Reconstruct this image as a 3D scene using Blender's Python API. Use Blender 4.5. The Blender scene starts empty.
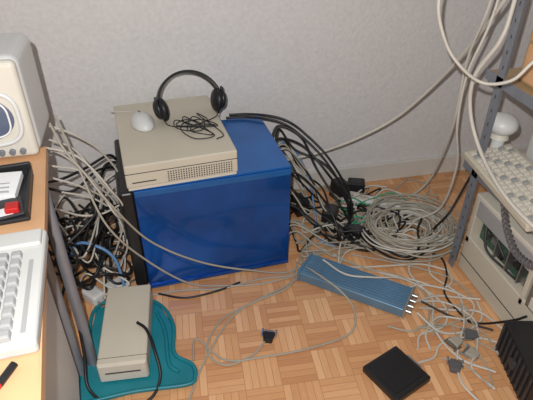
import bpy, bmesh, math, random
from mathutils import Vector, Matrix
random.seed(7)
scene=bpy.context.scene
COL=scene.collection
# ------------------------------------------------------------------ materials
def newmat(name):
    m=bpy.data.materials.new(name); m.use_nodes=True
    nt=m.node_tree; b=nt.nodes["Principled BSDF"]
    return m,nt,b
def mat(name,c,rough=.5,metal=0,var=.08,scale=12,bump=0,bscale=80,spec=.5,coat=0,bdist=.004):
    m,nt,b=newmat(name)
    b.inputs["Roughness"].default_value=rough; b.inputs["Metallic"].default_value=metal
    b.inputs["Specular IOR Level"].default_value=spec
    b.inputs["Coat Weight"].default_value=coat
    tc=nt.nodes.new("ShaderNodeTexCoord")
    n=nt.nodes.new("ShaderNodeTexNoise"); n.inputs["Scale"].default_value=scale; n.inputs["Detail"].default_value=4
    nt.links.new(tc.outputs["Object"],n.inputs["Vector"])
    r=nt.nodes.new("ShaderNodeValToRGB")
    r.color_ramp.elements[0].position=.3; r.color_ramp.elements[1].position=.7
    r.color_ramp.elements[0].color=[max(0,x*(1-var)) for x in c]+[1]
    r.color_ramp.elements[1].color=[min(1,x*(1+var)) for x in c]+[1]
    nt.links.new(n.outputs["Fac"],r.inputs["Fac"]); nt.links.new(r.outputs["Color"],b.inputs["Base Color"])
    if bump:
        n2=nt.nodes.new("ShaderNodeTexNoise"); n2.inputs["Scale"].default_value=bscale; n2.inputs["Detail"].default_value=5
        nt.links.new(tc.outputs["Object"],n2.inputs["Vector"])
        bp=nt.nodes.new("ShaderNodeBump"); bp.inputs["Strength"].default_value=bump; bp.inputs["Distance"].default_value=bdist
        nt.links.new(n2.outputs["Fac"],bp.inputs["Height"]); nt.links.new(bp.outputs["Normal"],b.inputs["Normal"])
    return m
def srgb(r,g,b):
    f=lambda v:((v/255+.055)/1.055)**2.4 if v/255>.04045 else v/255/12.92
    return (f(r),f(g),f(b))
def parquet():
    m,nt,b=newmat("parquet_oak")
    N=nt.nodes.new; L=nt.links.new
    def M(op,a,bb=None,c=None):
        n=N("ShaderNodeMath"); n.operation=op
        for i,v in enumerate((a,bb,c)):
            if v is None: continue
            if isinstance(v,(int,float)): n.inputs[i].default_value=v
            else: L(v,n.inputs[i])
        return n.outputs[0]
    tc=N("ShaderNodeTexCoord"); mp=N("ShaderNodeMapping"); mp.inputs["Rotation"].default_value=(0,0,math.radians(3))
    L(tc.outputs["Object"],mp.inputs["Vector"])
    sp=N("ShaderNodeSeparateXYZ"); L(mp.outputs[0],sp.inputs[0])
    s=.12
    x=M("DIVIDE",sp.outputs[0],s); y=M("DIVIDE",sp.outputs[1],s)
    cx=M("FLOOR",x); cy=M("FLOOR",y)
    par=M("FLOORED_MODULO",M("ADD",cx,cy),2.0)
    fx=M("FRACT",x); fy=M("FRACT",y)
    a=M("ADD",M("MULTIPLY",fx,par),M("MULTIPLY",fy,M("SUBTRACT",1.0,par)))
    al=M("ADD",M("MULTIPLY",fy,par),M("MULTIPLY",fx,M("SUBTRACT",1.0,par)))
    a5=M("MULTIPLY",a,5.0); idx=M("FLOOR",a5); fa=M("FRACT",a5)
    cb=N("ShaderNodeCombineXYZ"); L(cx,cb.inputs[0]); L(cy,cb.inputs[1]); L(idx,cb.inputs[2])
    wn=N("ShaderNodeTexWhiteNoise"); wn.noise_dimensions="3D"; L(cb.outputs[0],wn.inputs["Vector"])
    g=N("ShaderNodeCombineXYZ"); L(M("MULTIPLY",a,30.0),g.inputs[0]); L(M("MULTIPLY",al,2.5),g.inputs[1]); L(M("MULTIPLY",wn.outputs["Value"],50.0),g.inputs[2])
    gn=N("ShaderNodeTexNoise"); gn.inputs["Scale"].default_value=1.0; gn.inputs["Detail"].default_value=3; L(g.outputs[0],gn.inputs["Vector"])
    v=M("ADD",M("MULTIPLY",wn.outputs["Value"],.55),M("MULTIPLY",gn.outputs["Fac"],.4))
    v=M("ADD",v,M("MULTIPLY",par,.2))
    r=N("ShaderNodeValToRGB"); L(v,r.inputs["Fac"])
    e=r.color_ramp.elements; e[0].position=.15; e[1].position=1.1
    e[0].color=[*srgb(192,134,90),1]; e[1].color=[*srgb(230,182,136),1]
    m1=e.new(.6); m1.color=[*srgb(212,158,110),1]
    ed=M("MINIMUM",M("MINIMUM",fa,M("SUBTRACT",1.0,fa)),M("MULTIPLY",M("MINIMUM",al,M("SUBTRACT",1.0,al)),5.0))
    gr=M("GREATER_THAN",ed,.03)
    mx=N("ShaderNodeMixRGB"); L(gr,mx.inputs[0]); mx.inputs[1].default_value=[*srgb(168,114,74),1]; L(r.outputs[0],mx.inputs[2])
    L(mx.outputs[0],b.inputs["Base Color"]); b.inputs["Roughness"].default_value=.36
    return m
M_floor=parquet()
M_wall=mat("wall_paper",srgb(214,211,209),.85,var=.05,scale=60,bump=.7,bscale=60)
M_base=mat("baseboard_paint",srgb(208,204,196),.5,var=.03)
M_blue=mat("blue_glossy_metal",srgb(12,84,172),.27,metal=.6,var=.3,scale=5,bump=.3,bscale=8,coat=.4,bdist=.012)  # wide colour mottling imitates blotchy flash reflections on the glossy blue
M_bluetop=mat("blue_top_paint_and_highlight",srgb(32,104,180),.3,metal=.45,var=.15,scale=6,coat=.3)  # lighter blue of the top, also used as painted highlight on the panel edge
M_beige=mat("beige_case",srgb(198,190,172),.5,var=.04,scale=5)
M_beige2=mat("beige_light",srgb(206,201,188),.5,var=.03)
M_white=mat("white_plastic",srgb(210,210,208),.4,var=.02)
M_kbd=mat("keyboard_plastic",srgb(190,190,186),.5,var=.02)
M_key=mat("key_grey",srgb(156,156,155),.5,var=.02)
M_black=mat("black_plastic",(.012,.012,.013),.4,var=.1)
M_black2=mat("black_rubber",(.008,.008,.009),.45,var=.1)
M_grey=mat("grey_metal",srgb(138,142,150),.4,metal=.4,var=.06)
M_silver=mat("silver_metal",srgb(175,175,172),.3,metal=.9,var=.06)
M_teal=mat("teal_plastic",srgb(24,122,134),.42,var=.15,scale=8)
M_amp=mat("blue_anodised",srgb(100,134,160),.4,metal=.3,var=.12)
M_green=mat("circuit_green",srgb(58,84,70),.5,var=.5,scale=60)
M_dgrey=mat("dark_grey",srgb(52,52,56),.5,var=.1)
M_wood=mat("desk_wood",srgb(208,162,120),.45,var=.08,scale=9)
M_wood2=mat("shelf_wood",srgb(176,150,112),.5,var=.1,scale=8)
M_cgrey=mat("cable_grey",srgb(164,157,142),.5,var=.06)
M_cwhite=mat("cable_white",srgb(196,191,180),.45,var=.05)
M_cdark=mat("cable_dark_grey",srgb(92,90,92),.5,var=.05)
M_screen=mat("speaker_grille",srgb(88,98,118),.4,var=.15,scale=3,coat=.3)
M_red=mat("red_plastic",srgb(180,30,30),.4)
M_paper=mat("white_paper",srgb(226,226,226),.8,var=.02)
M_lblue=mat("cable_light_blue",srgb(96,140,184),.5)
M_cgreen=mat("connector_green",srgb(60,150,110),.4)
# ------------------------------------------------------------------ mesh helpers
def grp(name,loc=(0,0,0),rz=0,rx=0,ry=0,s=1):
    e=bpy.data.objects.new(name,None); COL.objects.link(e); e.location=loc; e.scale=(s,s,s)
    e.rotation_euler=(math.radians(rx),math.radians(ry),math.radians(rz)); e.empty_display_size=.05
    return e
def link(name,me,parent,m,loc=(0,0,0),rot=(0,0,0),bevel=0,seg=2,smooth=False,subs=0):
    o=bpy.data.objects.new(name,me); COL.objects.link(o)
    if m: me.materials.append(m)
    o.location=loc; o.rotation_euler=[math.radians(a) for a in rot]
    if parent: o.parent=parent
    if bevel:
        b=o.modifiers.new("bevel","BEVEL"); b.width=bevel; b.segments=seg; b.limit_method="ANGLE"
    if smooth:
        for p in me.polygons: p.use_smooth=True
    return o
def box(name,parent,x0,x1,y0,y1,z0,z1,m,bevel=.003,seg=2,rot=(0,0,0),taper=None):
    me=bpy.data.meshes.new(name); bm=bmesh.new()
    bmesh.ops.create_cube(bm,size=1)
    sx,sy,sz=x1-x0,y1-y0,z1-z0
    for v in bm.verts:
        v.co=Vector((v.co.x*sx,v.co.y*sy,v.co.z*sz))
        if taper and v.co.z>0: v.co.x*=taper[0]; v.co.y*=taper[1]
    bm.to_mesh(me); bm.free()
    return link(name,me,parent,m,((x0+x1)/2,(y0+y1)/2,(z0+z1)/2),rot,bevel,seg)
def cyl(name,parent,loc,r,h,m,rot=(0,0,0),r2=None,seg=28,bevel=0):
    me=bpy.data.meshes.new(name); bm=bmesh.new()
    bmesh.ops.create_cone(bm,cap_ends=True,segments=seg,radius1=r,radius2=r if r2 is None else r2,depth=h)
    bm.to_mesh(me); bm.free()
    return link(name,me,parent,m,loc,rot,bevel,2,smooth=False)
def ball(name,parent,loc,s,m,rot=(0,0,0),cut=None):
    me=bpy.data.meshes.new(name); bm=bmesh.new()
    bmesh.ops.create_uvsphere(bm,u_segments=32,v_segments=18,radius=1)
    for v in bm.verts:
        if cut is not None and v.co.z<cut: v.co.z=cut
        v.co=Vector((v.co.x*s[0],v.co.y*s[1],v.co.z*s[2]))
    bm.to_mesh(me); bm.free()
    return link(name,me,parent,m,loc,rot,smooth=True)
def prism(name,parent,pts,z0,z1,m,bevel=.003,rot=(0,0,0),loc=(0,0,0)):
    me=bpy.data.meshes.new(name); bm=bmesh.new()
    vs=[bm.verts.new((x,y,z0)) for x,y in pts]; f=bm.faces.new(vs)
    r=bmesh.ops.extrude_face_region(bm,geom=[f])
    for v in [g for g in r["geom"] if isinstance(g,bmesh.types.BMVert)]: v.co.z=z1
    bmesh.ops.recalc_face_normals(bm,faces=bm.faces); bm.to_mesh(me); bm.free()
    return link(name,me,parent,m,loc,rot,bevel)
def catmull(pts,n=10):
    P=[Vector(p) for p in pts]; P=[P[0]*2-P[1]]+P+[P[-1]*2-P[-2]]
    out=[]
    for i in range(1,len(P)-2):
        a,b,c,d=P[i-1:i+3]
        for k in range(n):
            t=k/n
            out.append(.5*((2*b)+(c-a)*t+(2*a-5*b+4*c-d)*t*t+(3*b-a-3*c+d)*t**3))
    out.append(P[-2]); return out
def tube(name,paths,r,m,parent=None,n=10,raw=False,floor=False):
    cu=bpy.data.curves.new(name,"CURVE"); cu.dimensions="3D"; cu.bevel_depth=r; cu.bevel_resolution=2; cu.use_fill_caps=True
    for p in paths:
        q=p if raw else catmull(p,n)
        s=cu.splines.new("POLY"); s.points.add(len(q)-1)
        for i,v in enumerate(q): s.points[i].co=(v[0],v[1],max(v[2],r) if not parent or floor else v[2],1)
    t=bpy.data.objects.new("tmp",cu); COL.objects.link(t)
    bpy.context.view_layer.update()
    me=bpy.data.meshes.new_from_object(t.evaluated_get(bpy.context.evaluated_depsgraph_get()))
    bpy.data.objects.remove(t); me.materials.clear()
    return link(name,me,parent,m,smooth=True)
# ------------------------------------------------------------------ room
box("floor",None,-1.6,2.6,-.6,2.11,-.05,0,M_floor,0)
box("wall_back",None,-1.7,2.7,2.11,2.2,-.05,2.5,M_wall,0)
box("wall_left",None,-1.7,-1.6,-.6,2.11,-.05,2.5,M_wall,0)
box("wall_right",None,2.6,2.7,-.6,2.11,-.05,2.5,M_wall,0)
box("baseboard_back",None,-1.6,2.6,2.092,2.11,0,.1,M_base,.004)
# ------------------------------------------------------------------ blue tower computer
T=grp("computer_tower",(-.13,1.535,0),3.5)
box("side_panel",T,0,.565,0,.006,.012,.47,M_blue,.002)
box("case_body",T,.002,.563,.006,.44,.012,.465,M_black,.003)
box("top_panel",T,-.005,.567,0,.445,.463,.473,M_bluetop,.003)
box("front_bezel",T,-.05,.0,.01,.43,.02,.455,M_black,.012,4)
for i in range(4): box("drive_bay_%d"%i,T,-.056,-.048,.04,.19,.40-i*.055,.445-i*.055,M_dgrey,.003)
box("rear_plate",T,.563,.568,.02,.43,.03,.455,M_silver,.001)
for i in range(7): box("slot_cover_%d"%i,T,.567,.571,.06,.2,.06+i*.022,.076+i*.022,M_dgrey,.001)
cyl("fan_grille",T,(.57,.3,.33),.045,.006,M_black,(0,90,0))
for i,(a,b) in enumerate(((.03,.05),(.5,.05),(.03,.38),(.5,.38))): cyl("foot_%d"%i,T,(a+.02,b,.007),.016,.014,M_black2)
box("panel_lip",T,.0,.565,-.005,.0,.012,.03,M_blue,.002)
box("panel_top_lip_highlight",T,.0,.565,-.006,.0,.44,.466,M_bluetop,.003)  # lip in lighter blue: highlight along the panel's top edge, put into the colour
# ------------------------------------------------------------------ beige desktop case
D=grp("desktop_computer_case",(-.147,1.522,.473),5)
box("lid",D,0,.385,0,.50,.012,.098,M_beige,.005,3)
box("base_tray",D,.004,.381,.004,.495,0,.014,M_beige2,.002)
box("front_seam",D,.0,.385,-.0015,.002,.066,.068,M_dgrey,.0)
for r in range(5):
    for c in range(26):
        box("vent_hole_%d_%d"%(r,c),D,.14+c*.0088,.1442+c*.0088,-.0015,.002,.020+r*.0085,.0242+r*.0085,M_dgrey,0)
box("label_slot",D,.02,.1,-.001,.002,.03,.034,M_dgrey,0)
mo=grp("computer_mouse",(-.078,1.83,.571),14,s=1.25)
ball("shell",mo,(0,0,.004),(.034,.058,.03),M_white,cut=-.1)
box("button_seam",mo,-.0008,.0008,.01,.05,.027,.031,M_dgrey,0,rot=(-22,0,0))
tube("mouse_cord",[[(0,.05,.008),(-.01,.09,.004),(-.05,.11,.004),(-.07,.12,.004)]],.0017,M_cwhite,mo)
# headphones
hp=grp("headphones",(.108,1.865,.571),12,s=1.14)
band=[]
for i in range(25):
    a=math.pi*i/24
    band.append((-.108*math.cos(a),.06*math.sin(a),.045+.088*math.sin(a)))
me=bpy.data.meshes.new("headband"); bm=bmesh.new(); prev=None
for i,p in enumerate(band):
    a=math.pi*i/24; w=.015
    n=Vector((-math.cos(a),0.5*math.sin(a),.85*math.sin(a))).normalized()*.004
    q=[Vector(p)+Vector((0,s*w,-s*w*.55))+n*k for s,k in ((-1,-1),(1,-1),(1,1),(-1,1))]
    vs=[bm.verts.new(v) for v in q]
    if prev:
        for k in range(4): bm.faces.new((prev[k],prev[(k+1)%4],vs[(k+1)%4],vs[k]))
    else: bm.faces.new(vs)
    prev=vs
bm.faces.new(prev); bmesh.ops.recalc_face_normals(bm,faces=bm.faces); bm.to_mesh(me); bm.free()
link("headband",me,hp,M_black,bevel=.002)
for s in(-1,1):
    ball("ear_cushion_%s"%("l" if s<0 else "r"),hp,(s*.094,0,.040),(.019,.038,.040),M_black2,(0,s*8,0))
    ball("ear_shell_%s"%("l" if s<0 else "r"),hp,(s*.110,0,.042),(.015,.031,.033),M_black,(0,s*8,0))
    box("yoke_%s"%("l" if s<0 else "r"),hp,s*.114-.004,s*.114+.004,-.008,.008,.03,.085,M_dgrey,.002)
lp=[]
for k in range(5):
    c0=(random.uniform(-.035,.045),random.uniform(-.13,-.03)); rr=random.uniform(.04,.08)
    for j in range(6):
        a=j*1.05+k*2.1
        lp.append((max(-.08,min(.1,c0[0]+rr*.9*math.cos(a))),max(-.2,min(.06,c0[1]+rr*math.sin(a))),.003+.003*((k+j)%4)))
tube("headphone_cord",[[(-.1,-.01,.01),(-.08,-.06,.003)]+lp+[(.05,-.17,.003),(.02,-.2,.003)],[(.1,-.01,.01),(.07,-.05,.004),(.0,-.09,.01)]],.0018,M_black2,hp,n=8)
# ------------------------------------------------------------------ desk (left)
K=grp("desk",(-.328,1.354,0),6.4)
box("desktop",K,-.9,0,-1.25,.02,.722,.75,M_wood,.003)
box("edge_band",K,-.001,.003,-1.25,.02,.722,.75,M_wood,.001)
box("side_frame_panel",K,-.075,-.045,-.95,-.26,.12,.72,M_white,.004)
cyl("leg_back",K,(-.015,-.135,.361),.016,.722,M_grey)
cyl("leg_back_inner",K,(-.055,-.165,.361),.016,.722,M_grey)
cyl("leg_front",K,(-.06,-1.15,.361),.02,.722,M_grey)
cyl("leg_left_back",K,(-.85,-.1,.361),.02,.722,M_grey)
cyl("leg_left_front",K,(-.85,-1.15,.361),.02,.722,M_grey)
box("cross_rail",K,-.85,-.02,-.15,-.12,.66,.70,M_grey,.003)
# ------------------------------------------------------------------ multimedia speaker
C=grp("computer_speaker",(-.45,1.31,.75),0)
box("cabinet",C,-.118,.118,.02,.24,0,.27,M_white,.026,5)
box("front_baffle",C,-.116,.116,0,.03,.006,.266,M_beige2,.014,4)
def sq(a,rx,rz,zc): 
    c,s=math.cos(a),math.sin(a); e=.6
    return (rx*math.copysign(abs(c)**e,c),-.003,zc+rz*math.copysign(abs(s)**e,s))
tube("grille_ring",[[sq(i*math.pi/30,.094,.072,.122) for i in range(61)]],.006,M_white,C,n=2)
tube("grille_ring_inner",[[(x,y-.003,z) for x,y,z in [sq(i*math.pi/30,.07,.05,.122) for i in range(61)]]],.0025,M_paper,C,n=2)
ball("driver_grille",C,(0,.006,.122),(.09,.014,.068),M_screen)
for i in range(6): cyl("control_knob_%d"%i,C,(-.05+i*.026,-.004,.028),.008,.012,M_grey,(90,0,0),bevel=.001)
for i in range(3): box("rear_rib_%d"%i,C,-.09,.09,.238,.243,.05+i*.07,.07+i*.07,M_beige2,.002)
# ------------------------------------------------------------------ items on the desk
O=grp("desk_organizer",(-.41,1.1,.75),6)
box("tray",O,-.10,.085,-.09,.11,0,.012,M_black,.004)
box("rim_back",O,-.10,.085,.10,.11,.01,.045,M_black,.003)
box("rim_right",O,.077,.085,-.09,.11,.01,.03,M_black,.003)
box("note_card",O,-.09,.06,-.0,.095,.014,.03,M_paper,.001,rot=(5,0,-8))
for i in range(4): box("card_line_%d"%i,O,-.07,.04,.01+i*.018,.013+i*.018,.026,.0312,M_key,0,rot=(5,0,-8))
box("floppy_disk",O,-.02,.07,-.085,-.01,.013,.018,M_dgrey,.001,rot=(0,0,8))
box("disk_label",O,.0,.05,-.08,-.05,.0175,.0187,M_paper,0,rot=(0,0,8))
box("red_cap",O,.035,.065,-.075,-.045,.013,.032,M_red,.004)
KB=grp("computer_keyboard",(-.268,.945,.75),4)
box("case",KB,-.19,0,-.315,0,.0,.03,M_kbd,.008,3)
box("top_ridge",KB,-.185,-.006,-.06,-.01,.028,.04,M_kbd,.005,3)
for r in range(6):
    for c in range(9):
        box("key_%d_%d"%(r,c),KB,-.182+r*.0245,-.161+r*.0245,-.305+c*.026,-.283+c*.026,.029,.042,M_key,.003,taper=(.8,.8))
box("status_strip",KB,-.026,-.018,-.29,-.1,.0295,.031,M_key,0)
PN=grp("ballpoint_pen",(-.32,.53,.757),65)
cyl("barrel",PN,(0,0,0),.006,.12,M_red,(0,90,0)); cyl("cap",PN,(.07,0,0),.0065,.04,M_black,(0,90,0)); cyl("tip",PN,(-.068,0,0),.005,.016,M_black,(0,-90,0),r2=.001)
# ------------------------------------------------------------------ teal tray and small beige box
tp=[(-.39,1.06),(-.20,1.075),(-.03,1.065),(.0,1.09),(-.005,1.14),(-.06,1.2),(-.055,1.33),(-.1,1.44),(-.2,1.5),(-.33,1.47),(-.35,1.3),(-.37,1.15)]
TT=grp("plastic_tray")
prism("tray_floor",TT,tp,0,.012,M_teal,.004)
tube("rolled_rim",[[(x,y,.014) for x,y in tp+[tp[0]]]],.007,M_teal,TT,n=6)
tube("carry_ridge",[[(-.05,1.12,.012),(-.08,1.16,.016),(-.085,1.3,.014),(-.11,1.4,.012)]],.007,M_teal,TT)
S=grp("external_drive",(-.21,1.30,.012),-4)
box("case",S,-.078,.078,-.175,.175,.004,.085,M_beige,.006,3)
box("front_plate",S,-.074,.074,-.179,-.172,.008,.08,M_beige2,.002)
box("front_slot",S,-.055,.055,-.181,-.178,.045,.049,M_dgrey,0)
box("lid_seam",S,-.0785,.0785,-.15,-.1485,.02,.0855,M_dgrey,0)
for i,(a,b) in enumerate(((-.06,-.15),(.06,-.15),(-.06,.15),(.06,.15))): cyl("foot_%d"%i,S,(a,b,.002),.008,.006,M_black2)
# ------------------------------------------------------------------ blue finned amplifier
A=grp("amplifier",(.655,1.37,0),-40.5)
box("heatsink_body",A,-.215,.205,-.063,.063,.004,.046,M_amp,.004,3)
for i in range(9): box("fin_%d"%i,A,-.213,.203,-.056+i*.014-.002,-.056+i*.014+.002,.045,.053,M_amp,.001)
box("end_plate",A,.203,.212,-.066,.066,.0,.055,M_silver,.002)
box("end_plate_rear",A,-.222,-.213,-.066,.066,.0,.055,M_amp,.002)
for i in range(4): cyl("rca_jack_%d"%i,A,(.22,-.045+i*.03,.028),.009,.02,M_silver,(0,90,0))
# ------------------------------------------------------------------ black box at bottom
B=grp("external_modem",(.642,.958,0),22)
box("shell",B,-.078,.078,-.078,.078,.003,.03,M_black,.006,3)
box("top_inset",B,-.066,.066,-.06,.066,.0295,.0315,M_black2,.001)
box("rear_connector",B,.076,.086,-.03,.03,.008,.024,M_silver,.001)
for i,(a,b) in enumerate(((-.06,-.06),(.06,-.06),(-.06,.06),(.06,.06))): cyl("foot_%d"%i,B,(a,b,.002),.007,.005,M_black2)
# ------------------------------------------------------------------ connectors
def dsub(name,loc,rz,hood=M_black,s=1.25):
    g=grp(name,loc,rz,s=s)
    prism("hood",g,[(-.02,-.012),(.012,-.018),(.012,.018),(-.02,.012)],.0,.016,hood,.003)
    box("shield",g,.011,.02,-.014,.014,.003,.013,M_silver,.002)
    cyl("screw_l",g,(.012,-.019,.008),.003,.026,M_silver,(0,90,0)); cyl("screw_r",g,(.012,.019,.008),.003,.026,M_silver,(0,90,0))
    return g
dsub("vga_connector",(.27,1.205,0),70)
dsub("vga_connector",(.93,.985,0),120,M_cgrey); dsub("vga_connector",(.9,1.04,0),200,M_cgrey); dsub("vga_connector",(.85,.95,.0),60,M_cdark)
dsub("vga_connector",(.97,1.06,0),160,M_cdark)
# ------------------------------------------------------------------ power strip & adapters
PS=grp("power_strip",(.93,1.90,0),-28)
box("housing",PS,-.14,.14,-.03,.03,0,.035,M_white,.008,3)
for i in range(4):
    cyl("socket_%d"%i,PS,(-.1+i*.06,0,.0355),.019,.002,M_beige)
    for s in(-1,1): cyl("pin_hole_%d_%d"%(i,s),PS,(-.1+i*.06+s*.007,0,.037),.003,.001,M_black)
box("switch",PS,.115,.132,-.012,.012,.034,.042,M_cgreen,.002)
for k,(loc,rz,h) in enumerate((((.80,1.99,.0),15,.095),((.68,1.78,.0),-30,.10),((.90,2.03,.0),70,.06),((.76,1.68,.0),40,.06),((.58,1.92,.0),10,.08))):
    g=grp("power_adapter",loc,rz)
    box("shell",g,-.034,.034,-.045,.045,.0,h,M_black,.006,3,taper=(.9,.9))
    cyl("strain_relief",g,(0,-.05,.02),.005,.03,M_black2,(90,0,0),r2=.003)
    box("label",g,-.02,.02,-.025,.025,h-.0005,h+.0008,M_dgrey,0)
# ------------------------------------------------------------------ shelving unit right
R=grp("shelving_unit",(1.09,0,0))
def post(nm,x,y):
    prism(nm,R,[(0,0),(.036,0),(.036,-.003),(.003,-.003),(.003,-.036),(0,-.036)],0,1.6,M_grey,0,loc=(x,y,0))
    for i in range(30): box(nm+"_slot_%d"%i,R,x-.0008,x+.001,y-.021,y-.017,.04+i*.05,.052+i*.05,M_dgrey,0)
post("post_back",0,1.44); post("post_front",0,.42); post("post_back_right",.62,1.44); post("post_front_right",.62,.42)
for i,z in enumerate((.44,.79,1.35)):
    box("shelf_%d"%i,R,.004,.65,.42,1.50,z,z+.02,M_wood2 if i else M_beige,.003)
    box("shelf_lip_%d"%i,R,.0,.004,.42,1.50,z-.01,z+.025,M_grey,.001)
BX=grp("wooden_drawer_box",(1.12,0,.81))
box("carcass",BX,.02,.45,.75,1.40,0,.26,M_wood2,.004)
for i in range(2):
    box("drawer_front_%d"%i,BX,.008,.022,.77,1.38,.012+i*.124,.125+i*.124,M_wood,.003)
    ball("drawer_knob_%d"%i,BX,(.0,1.07,.07+i*.124),(.01,.01,.01),M_silver)
K2=grp("computer_keyboard",(1.02,1.06,.50),-6,ry=-8)
box("case",K2,0,.18,-.03,.42,-.02,.012,M_beige,.008,3)
for r in range(6):
    for c in range(17):
        box("key_%d_%d"%(r,c),K2,.014+r*.0255,.034+r*.0255,-.015+c*.0245,.005+c*.0245,.011,.02,M_beige2 if (c+r)%5 else M_key,.002,taper=(.85,.85))
W=grp("desk_lamp_globe",(1.185,1.465,.46))
cyl("base",W,(0,0,.008),.045,.016,M_white,bevel=.004); cyl("stem",W,(0,0,.06),.022,.10,M_white); ball("globe",W,(0,0,.155),(.054,.054,.04),M_white)
cyl("collar",W,(0,0,.112),.034,.02,M_beige2,r2=.026)
PB=grp("storage_box",(1.24,1.02,.46))
box("body",PB,0,.3,-.2,.36,0,.2,M_kbd,.008,3); box("lid",PB,-.006,.306,-.206,.366,.2,.225,M_grey,.006,3); box("label",PB,-.002,.002,.05,.2,.06,.13,M_paper,0)
# open beige computer below
Q=grp("open_computer_case",(1.115,0,0))
box("chassis",Q,.05,.5,.78,1.40,.004,.36,M_dgrey,.003)
box("top_cover",Q,0,.5,.78,1.41,.345,.365,M_beige2,.004)
box("lower_panel",Q,0,.055,.78,1.41,.004,.17,M_beige,.005)
box("lower_groove",Q,-.001,.002,.78,1.41,.07,.074,M_dgrey,0)
box("front_edge_back",Q,0,.055,1.385,1.41,.14,.35,M_beige,.003)
box("front_edge_mid",Q,0,.055,1.04,1.06,.14,.35,M_beige,.003)
box("motherboard",Q,.04,.05,1.07,1.38,.17,.30,M_green,.001)
box("bracket_panel",Q,.0,.05,1.06,1.385,.28,.345,M_key,.002)
for i in range(6): box("chip_%d"%i,Q,.03,.042,1.09+.045*i,1.12+.045*i,.18+.03*(i%3),.21+.03*(i%3),M_black if i%2 else M_silver,.001)
for i in range(3): box("card_%d"%i,Q,.005,.05,1.1+.07*i,1.105+.07*i,.19,.30,M_silver,.001)
tube("internal_ribbon",[[(.03,1.1,.30),(.01,1.14,.26),(.02,1.2,.22),(.01,1.27,.27),(.03,1.33,.2)],[(.03,1.35,.28),(.0,1.28,.2),(.02,1.18,.18),(.01,1.1,.2)]],.005,M_dgrey,Q)
box("drive_cage",Q,.0,.055,.8,1.03,.16,.34,M_silver,.003)
for i in range(3): box("drive_bay_%d"%i,Q,-.004,.001,.82,1.01,.17+i*.055,.215+i*.055,M_beige2,.003)
G=grp("cooling_fan_unit",(1.04,.87,0),-12)
box("housing",G,-.04,.06,-.12,.12,0,.14,M_black,.005)
for i in range(9): box("grille_bar_%d"%i,G,-.046,-.04,-.11+i*.026,-.104+i*.026,.01,.13,M_dgrey,.001)
cyl("fan_hub",G,(-.043,0,.07),.02,.008,M_dgrey,(0,90,0))
hx=[]
cc=catmull([(1.05,1.2,.5),(1.045,1.14,.42),(1.045,1.06,.37),(1.05,.97,.39),(1.06,.88,.45)],60)
for i,p in enumerate(cc):
    a=i*.62; hx.append((p.x+.011*math.cos(a),p.y+.004*math.sin(a)*.3,p.z+.011*math.sin(a)))
tube("coiled_handset_cord",[hx],.003,M_cdark,raw=True)
# ------------------------------------------------------------------ hanging cables, upper right
HC=grp("hanging_cables")
tube("thick_cables",[[(.44,1.9,.3),(.56,1.93,.29),(.678,1.92,.315),(.83,1.88,.39),(.98,1.85,.49),(1.075,1.75,.68),(1.087,1.6,.88),(1.05,1.45,1.04),(1.08,1.4,1.2),(1.12,1.4,1.36)],
 [(1.03,1.37,1.37),(1.03,1.37,1.07),(1.01,1.36,.96),(.98,1.4,.836),(.994,1.4,.715),(1.01,1.32,.607),(1.0,1.16,.554),(1.01,1.02,.53),(1.06,.9,.5)]],.0068,M_cwhite,HC)
tube("thin_cables",[[(.8,1.3,1.36),(.76,1.3,1.2),(.75,1.3,1.10),(.776,1.3,1.02),(.826,1.29,.94),(.905,1.26,.877),(.957,1.2,.90),(1.0,1.18,.963),(1.08,1.15,1.05),(1.1,1.1,1.36)],
 [(1.03,1.48,1.36),(1.03,1.48,1.05),(1.055,1.57,.82),(1.09,1.62,.534),(1.14,1.78,.186),(1.07,1.87,.02),(.9,1.82,.02)],
 [(1.08,1.5,1.3),(1.05,1.48,1.0),(1.02,1.5,.8),(1.04,1.52,.6),(1.1,1.55,.4),(1.12,1.62,.15),(1.05,1.7,.03)]],.0048,M_cwhite,HC)
# ------------------------------------------------------------------ cable masses, right of tower
CT=grp("cable_tangle")
def tt(*a,**k): return tube(*a,parent=CT,floor=True,**k)
base=[(.26,2.0,.482),(.34,1.99,.482),(.42,1.95,.485),(.49,1.92,.47),(.557,1.89,.425),(.647,1.81,.337),(.73,1.746,.19),(.754,1.71,.06),(.80,1.575,.03),(.886,1.46,.03),(1.0,1.48,.04),(1.06,1.56,.07),(1.17,1.62,.12),(1.25,1.64,.3),(1.28,1.6,.42)]
bl=[base,[(x+.015,y+.01,z+.008) for x,y,z in base[:10]]+[(.98,1.5,.05),(1.02,1.6,.06),(1.08,1.68,.06)]]
for k in range(3):
    j=[(x+random.uniform(-.03,.03),y+random.uniform(-.03,.03),max(.008,z+random.uniform(-.07,-.01))) for x,y,z in base[3:9]]
    bl.append([(.43,1.9-.05*k,.40-.05*k)]+j+[(.66+.07*k,1.62,.03),(.6+.08*k,1.75,.03)])
tt("black_power_cords",bl,.0052,M_black2)
gb=[];bb=[]
for k in range(20):
    y=random.uniform(1.64,1.96); z=random.uniform(.08,.40)
    p=[(.44,y,z),(.50,y+.01,z+.005),(.56+random.uniform(0,.06),y+random.uniform(-.08,.05),z*.6),(.62+random.uniform(0,.08),y+random.uniform(-.12,.04),z*.2+.02),
       (.72+random.uniform(-.05,.1),random.uniform(1.62,1.9),.02),(.85+random.uniform(-.05,.1),random.uniform(1.6,1.95),.025),(.98+random.uniform(-.05,.12),random.uniform(1.6,1.95),.02)]
    (gb if k%2 else bb).append(p)
tt("grey_rear_cables",gb,.0036,M_cgrey); tt("black_rear_cables",bb,.0044,M_black2)
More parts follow.
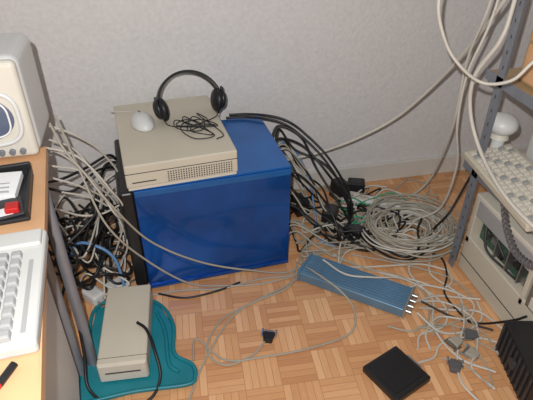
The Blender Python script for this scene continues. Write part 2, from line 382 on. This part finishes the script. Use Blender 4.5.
tt("light_blue_cable",[[(.44,1.9,.35),(.52,1.95,.36),(.6,1.9,.22),(.62,1.8,.05),(.6,1.7,.012),(.66,1.62,.012)]],.004,M_lblue)
co=[]
for k in range(28):
    cx=1.0+random.uniform(-.045,.045); cy=1.655+random.uniform(-.035,.035); rx=random.uniform(.09,.22); ry=rx*random.uniform(.8,1.05)
    a0=random.uniform(0,6.28); z=.006+.0028*k; tilt=random.uniform(-.014,.014)
    co.append([(cx+rx*math.cos(a0+i*.5),cy+ry*math.sin(a0+i*.5),z+tilt*math.sin(a0+i*.5)+.003*math.cos(3*i)) for i in range(14)])
tt("coiled_network_cable",co[:14]+co[21:],.0038,M_cgrey,n=5); tt("coiled_beige_cable",co[14:21],.0038,M_cwhite,n=5)
def wander(n,x0,x1,y0,y1,npts,zmax,step=.09,w=.4):
    out=[]
    for k in range(n):
        x=random.uniform(x0,x1);y=random.uniform(y0,y1);h=random.uniform(0,6.28);p=[];turn=random.choice((-1,1))*random.uniform(.3,.9)*w/.4
        for i in range(npts):
            p.append((x,y,random.uniform(.006,zmax)))
            h+=turn+random.uniform(-w,w)
            if random.random()<.15: turn=-turn
            x+=step*math.cos(h);y+=step*math.sin(h)
            if x<x0 or x>x1: h=math.pi-h; x=min(max(x,x0),x1)
            if y<y0 or y>y1: h=-h; y=min(max(y,y0),y1)
        out.append(p)
    return out
tt("grey_loose_cable",wander(10,.5,1.25,1.58,2.06,12,.05),.0036,M_cgrey,n=7)
tt("black_loose_cable",wander(4,.5,1.0,1.62,2.0,10,.07),.0044,M_black2,n=7)
tt("white_loose_cable",wander(7,.55,1.2,1.5,2.0,12,.06),.0042,M_cwhite,n=7)
tt("green_cable",wander(2,.75,1.1,1.7,1.9,8,.07),.0036,M_cgreen,n=7)
# long floor cables
FC=grp("floor_cables")
fl=[[(-.33,1.5,.76),(-.3,1.45,.70),(-.245,1.41,.62),(-.19,1.38,.527),(-.095,1.45,.31),(.069,1.475,.163),(.257,1.485,.076),(.44,1.51,.015),(.625,1.64,.012),(.75,1.7,.02)],
 [(-.33,1.6,.74),(-.28,1.5,.6),(-.22,1.42,.42),(-.12,1.46,.22),(.02,1.48,.06),(.15,1.49,.01),(.3,1.47,.01),(.46,1.5,.01),(.58,1.62,.01)],
 [(-.026,.95,.006),(-.026,1.016,.006),(.067,1.2,.006),(.192,1.35,.006),(.41,1.45,.006),(.52,1.54,.006),(.61,1.62,.01)],
 [(.0,1.16,.006),(.02,1.25,.006),(.106,1.14,.006),(.243,1.125,.006),(.40,1.127,.006),(.557,1.16,.006),(.60,1.24,.03),(.57,1.32,.06),(.5,1.45,.058),(.47,1.56,.01)],
 [(.255,1.19,.008),(.2,1.14,.006),(.1,1.12,.006),(.05,1.2,.006),(.12,1.32,.006),(.25,1.38,.006),(.4,1.43,.008),(.45,1.52,.008),(.5,1.6,.01)],
 [(-.13,1.5,.008),(-.0,1.5,.008),(.15,1.48,.006),(.3,1.5,.006),(.45,1.5,.006),(.5,1.58,.006),(.55,1.7,.006)],
 [(.84,1.2,.03),(.9,1.2,.012),(.98,1.18,.006),(1.06,1.15,.01),(1.09,1.05,.02)],
 [(.83,1.23,.03),(.94,1.26,.01),(1.02,1.24,.006),(1.09,1.2,.02)],
 [(.82,1.18,.03),(.87,1.1,.008),(.95,1.08,.006),(1.05,1.12,.006),(1.08,1.2,.01)],
 [(.73,.98,.02),(.8,1.0,.006),(.84,1.04,.006),(.9,1.06,.006),(1.0,1.04,.006),(1.06,1.0,.006)],
 [(.6,1.62,.01),(.7,1.5,.008),(.8,1.42,.008),(.9,1.36,.008),(.98,1.3,.008),(1.04,1.32,.01),(1.06,1.4,.01)],
 [(.56,1.5,.06),(.62,1.4,.06),(.72,1.36,.06),(.84,1.36,.03),(.92,1.3,.006),(.95,1.2,.006),(.9,1.12,.006),(.8,1.1,.006),(.76,1.04,.01)]]
fl2=[[(.95,1.5,.02),(.9,1.4,.008),(.92,1.25,.008),(.86,1.12,.008),(.88,.98,.008),(.97,.9,.008)],
 [(1.03,1.48,.02),(.98,1.38,.008),(1.03,1.25,.008),(.98,1.12,.008),(.9,1.02,.008),(.84,.9,.008),(.86,.8,.008)],
 [(.7,1.55,.02),(.82,1.5,.01),(.95,1.42,.01),(1.05,1.33,.01),(1.08,1.22,.01)],
 [(.62,1.56,.02),(.74,1.46,.012),(.86,1.38,.012),(.9,1.28,.012),(.86,1.16,.01),(.78,1.12,.008),(.7,1.16,.008)],
 [(.8,1.3,.01),(.9,1.33,.01),(1.0,1.28,.012),(1.06,1.2,.01),(1.0,1.13,.01),(.9,1.16,.01),(.82,1.1,.01),(.8,1.03,.01)],
 [(.86,1.24,.02),(.96,1.22,.01),(1.02,1.12,.01),(.96,1.0,.01),(.9,.93,.01),(.93,.84,.01)],
 [(.52,1.62,.01),(.56,1.53,.01),(.6,1.5,.03),(.7,1.48,.01),(.84,1.46,.01),(.97,1.44,.01),(1.06,1.38,.01)]]
def ft(*a,**k): return tube(*a,parent=FC,floor=True,**k)
ft("grey_cable",fl[:6]+fl2[2:4],.0036,M_cgrey); ft("white_cable",fl[6:]+fl2[:2]+fl2[4:],.004,M_cwhite)
ft("modem_cable",wander(4,.8,1.02,.85,1.2,9,.015,.06,.25),.003,M_cgrey,n=7)
ft("black_cable",[[(-.1,1.5,.01),(.0,1.46,.006),(.12,1.47,.006),(.22,1.5,.006)],[(.86,1.23,.03),(.95,1.15,.01),(1.03,1.1,.01),(1.08,1.02,.1),(1.09,.98,.16)],
 [(1.0,1.5,.03),(1.06,1.45,.02),(1.04,1.36,.01),(.98,1.26,.008),(1.0,1.12,.008),(1.06,1.06,.01)]],.004,M_black2)
# ------------------------------------------------------------------ cables left, between desk and tower
DC=grp("desk_cable_bundle")
def dt(*a,**k): return tube(*a,parent=DC,floor=True,**k)
lw=[];lk=[]
U=random.uniform
for k in range(7):
    z=U(.42,.74); y=U(1.42,1.72); s=U(.0,.2)
    lw.append([(-.38,y,z),(-.33+s*.3,y+.02,z-.06),(-.27+s*.4,y+U(-.07,.12),z-.18),(-.21+s*.2,y+U(0,.12),max(.06,z-.34)),(-.25+U(-.06,.03),1.6+U(-.1,.2),.05),(-.34,1.6+U(-.1,.2),.02)])
for k in range(16):
    z=U(.1,.45); y=U(1.6,1.95); e=(-.19,y,z)
    q=[(-.5,U(1.5,1.9),U(.05,.4)),(-.42,U(1.5,1.9),U(.05,.35)),(-.33,U(1.5,1.9),z*U(.4,1)),(-.26,y+U(-.08,.03),z+U(-.03,.04)),e]
    (lk if k%3 else lw).append(q)
dt("white_cable",lw+wander(6,-.5,-.2,1.5,2.0,9,.16),.0036,M_cwhite)
lk+=wander(14,-.52,-.2,1.48,2.02,10,.2)
lk+=[[(-.36,1.3,.5),(-.34,1.25,.3),(-.335,1.18,.12),(-.33,1.10,.03),(-.24,1.03,.006),(-.15,1.04,.006),(-.11,1.1,.03),(-.12,1.17,.08),(-.14,1.24,.104),(-.17,1.28,.104)],
     [(-.45,1.6,.5),(-.38,1.66,.47),(-.3,1.74,.46),(-.22,1.8,.47),(-.19,1.82,.43)],
     [(-.45,1.7,.42),(-.36,1.72,.38),(-.27,1.8,.41),(-.19,1.86,.38)]]
dt("black_cable",lk,.0052,M_black2)
dt("light_blue_cable",[[(-.45,1.65,.02),(-.38,1.62,.2),(-.3,1.58,.22),(-.24,1.56,.16),(-.22,1.52,.04)]],.006,M_lblue)
for loc,rz in (((-.25,1.56,.0),30),((-.34,1.53,0),-50)):
    g=grp("power_plug",loc,rz,s=1.4); box("body",g,-.03,.03,-.02,.02,0,.035,M_white,.008,3); cyl("pin_a",g,(.04,-.009,.018),.0025,.02,M_silver,(0,90,0)); cyl("pin_b",g,(.04,.009,.018),.0025,.02,M_silver,(0,90,0))
# ------------------------------------------------------------------ light & camera
def light(name,loc,e,r,c):
    l=bpy.data.lights.new(name,"POINT"); l.energy=e; l.shadow_soft_size=r; l.color=c
    o=bpy.data.objects.new(name,l); o.location=loc; COL.objects.link(o)
light("camera_flash",(-.05,0,1.53),104,.008,(1,.99,.985))
light("ambient_fill",(.3,.4,2.35),8,.15,(1,.93,.85))  # added overhead fill for the ambient level, no known lamp there
w=bpy.data.worlds.new("world"); scene.world=w; w.use_nodes=True
w.node_tree.nodes["Background"].inputs[0].default_value=(.88,.93,1,1); w.node_tree.nodes["Background"].inputs[1].default_value=.13
try: scene.view_settings.view_transform="Standard"
except Exception: pass
cam=bpy.data.cameras.new("camera"); cam.sensor_width=36; cam.lens=520/533*36; cam.clip_start=.02
c=bpy.data.objects.new("camera",cam); COL.objects.link(c); c.location=(0,0,1.45)
c.rotation_euler=(math.radians(55.3),0,math.radians(-12.3)); scene.camera=c
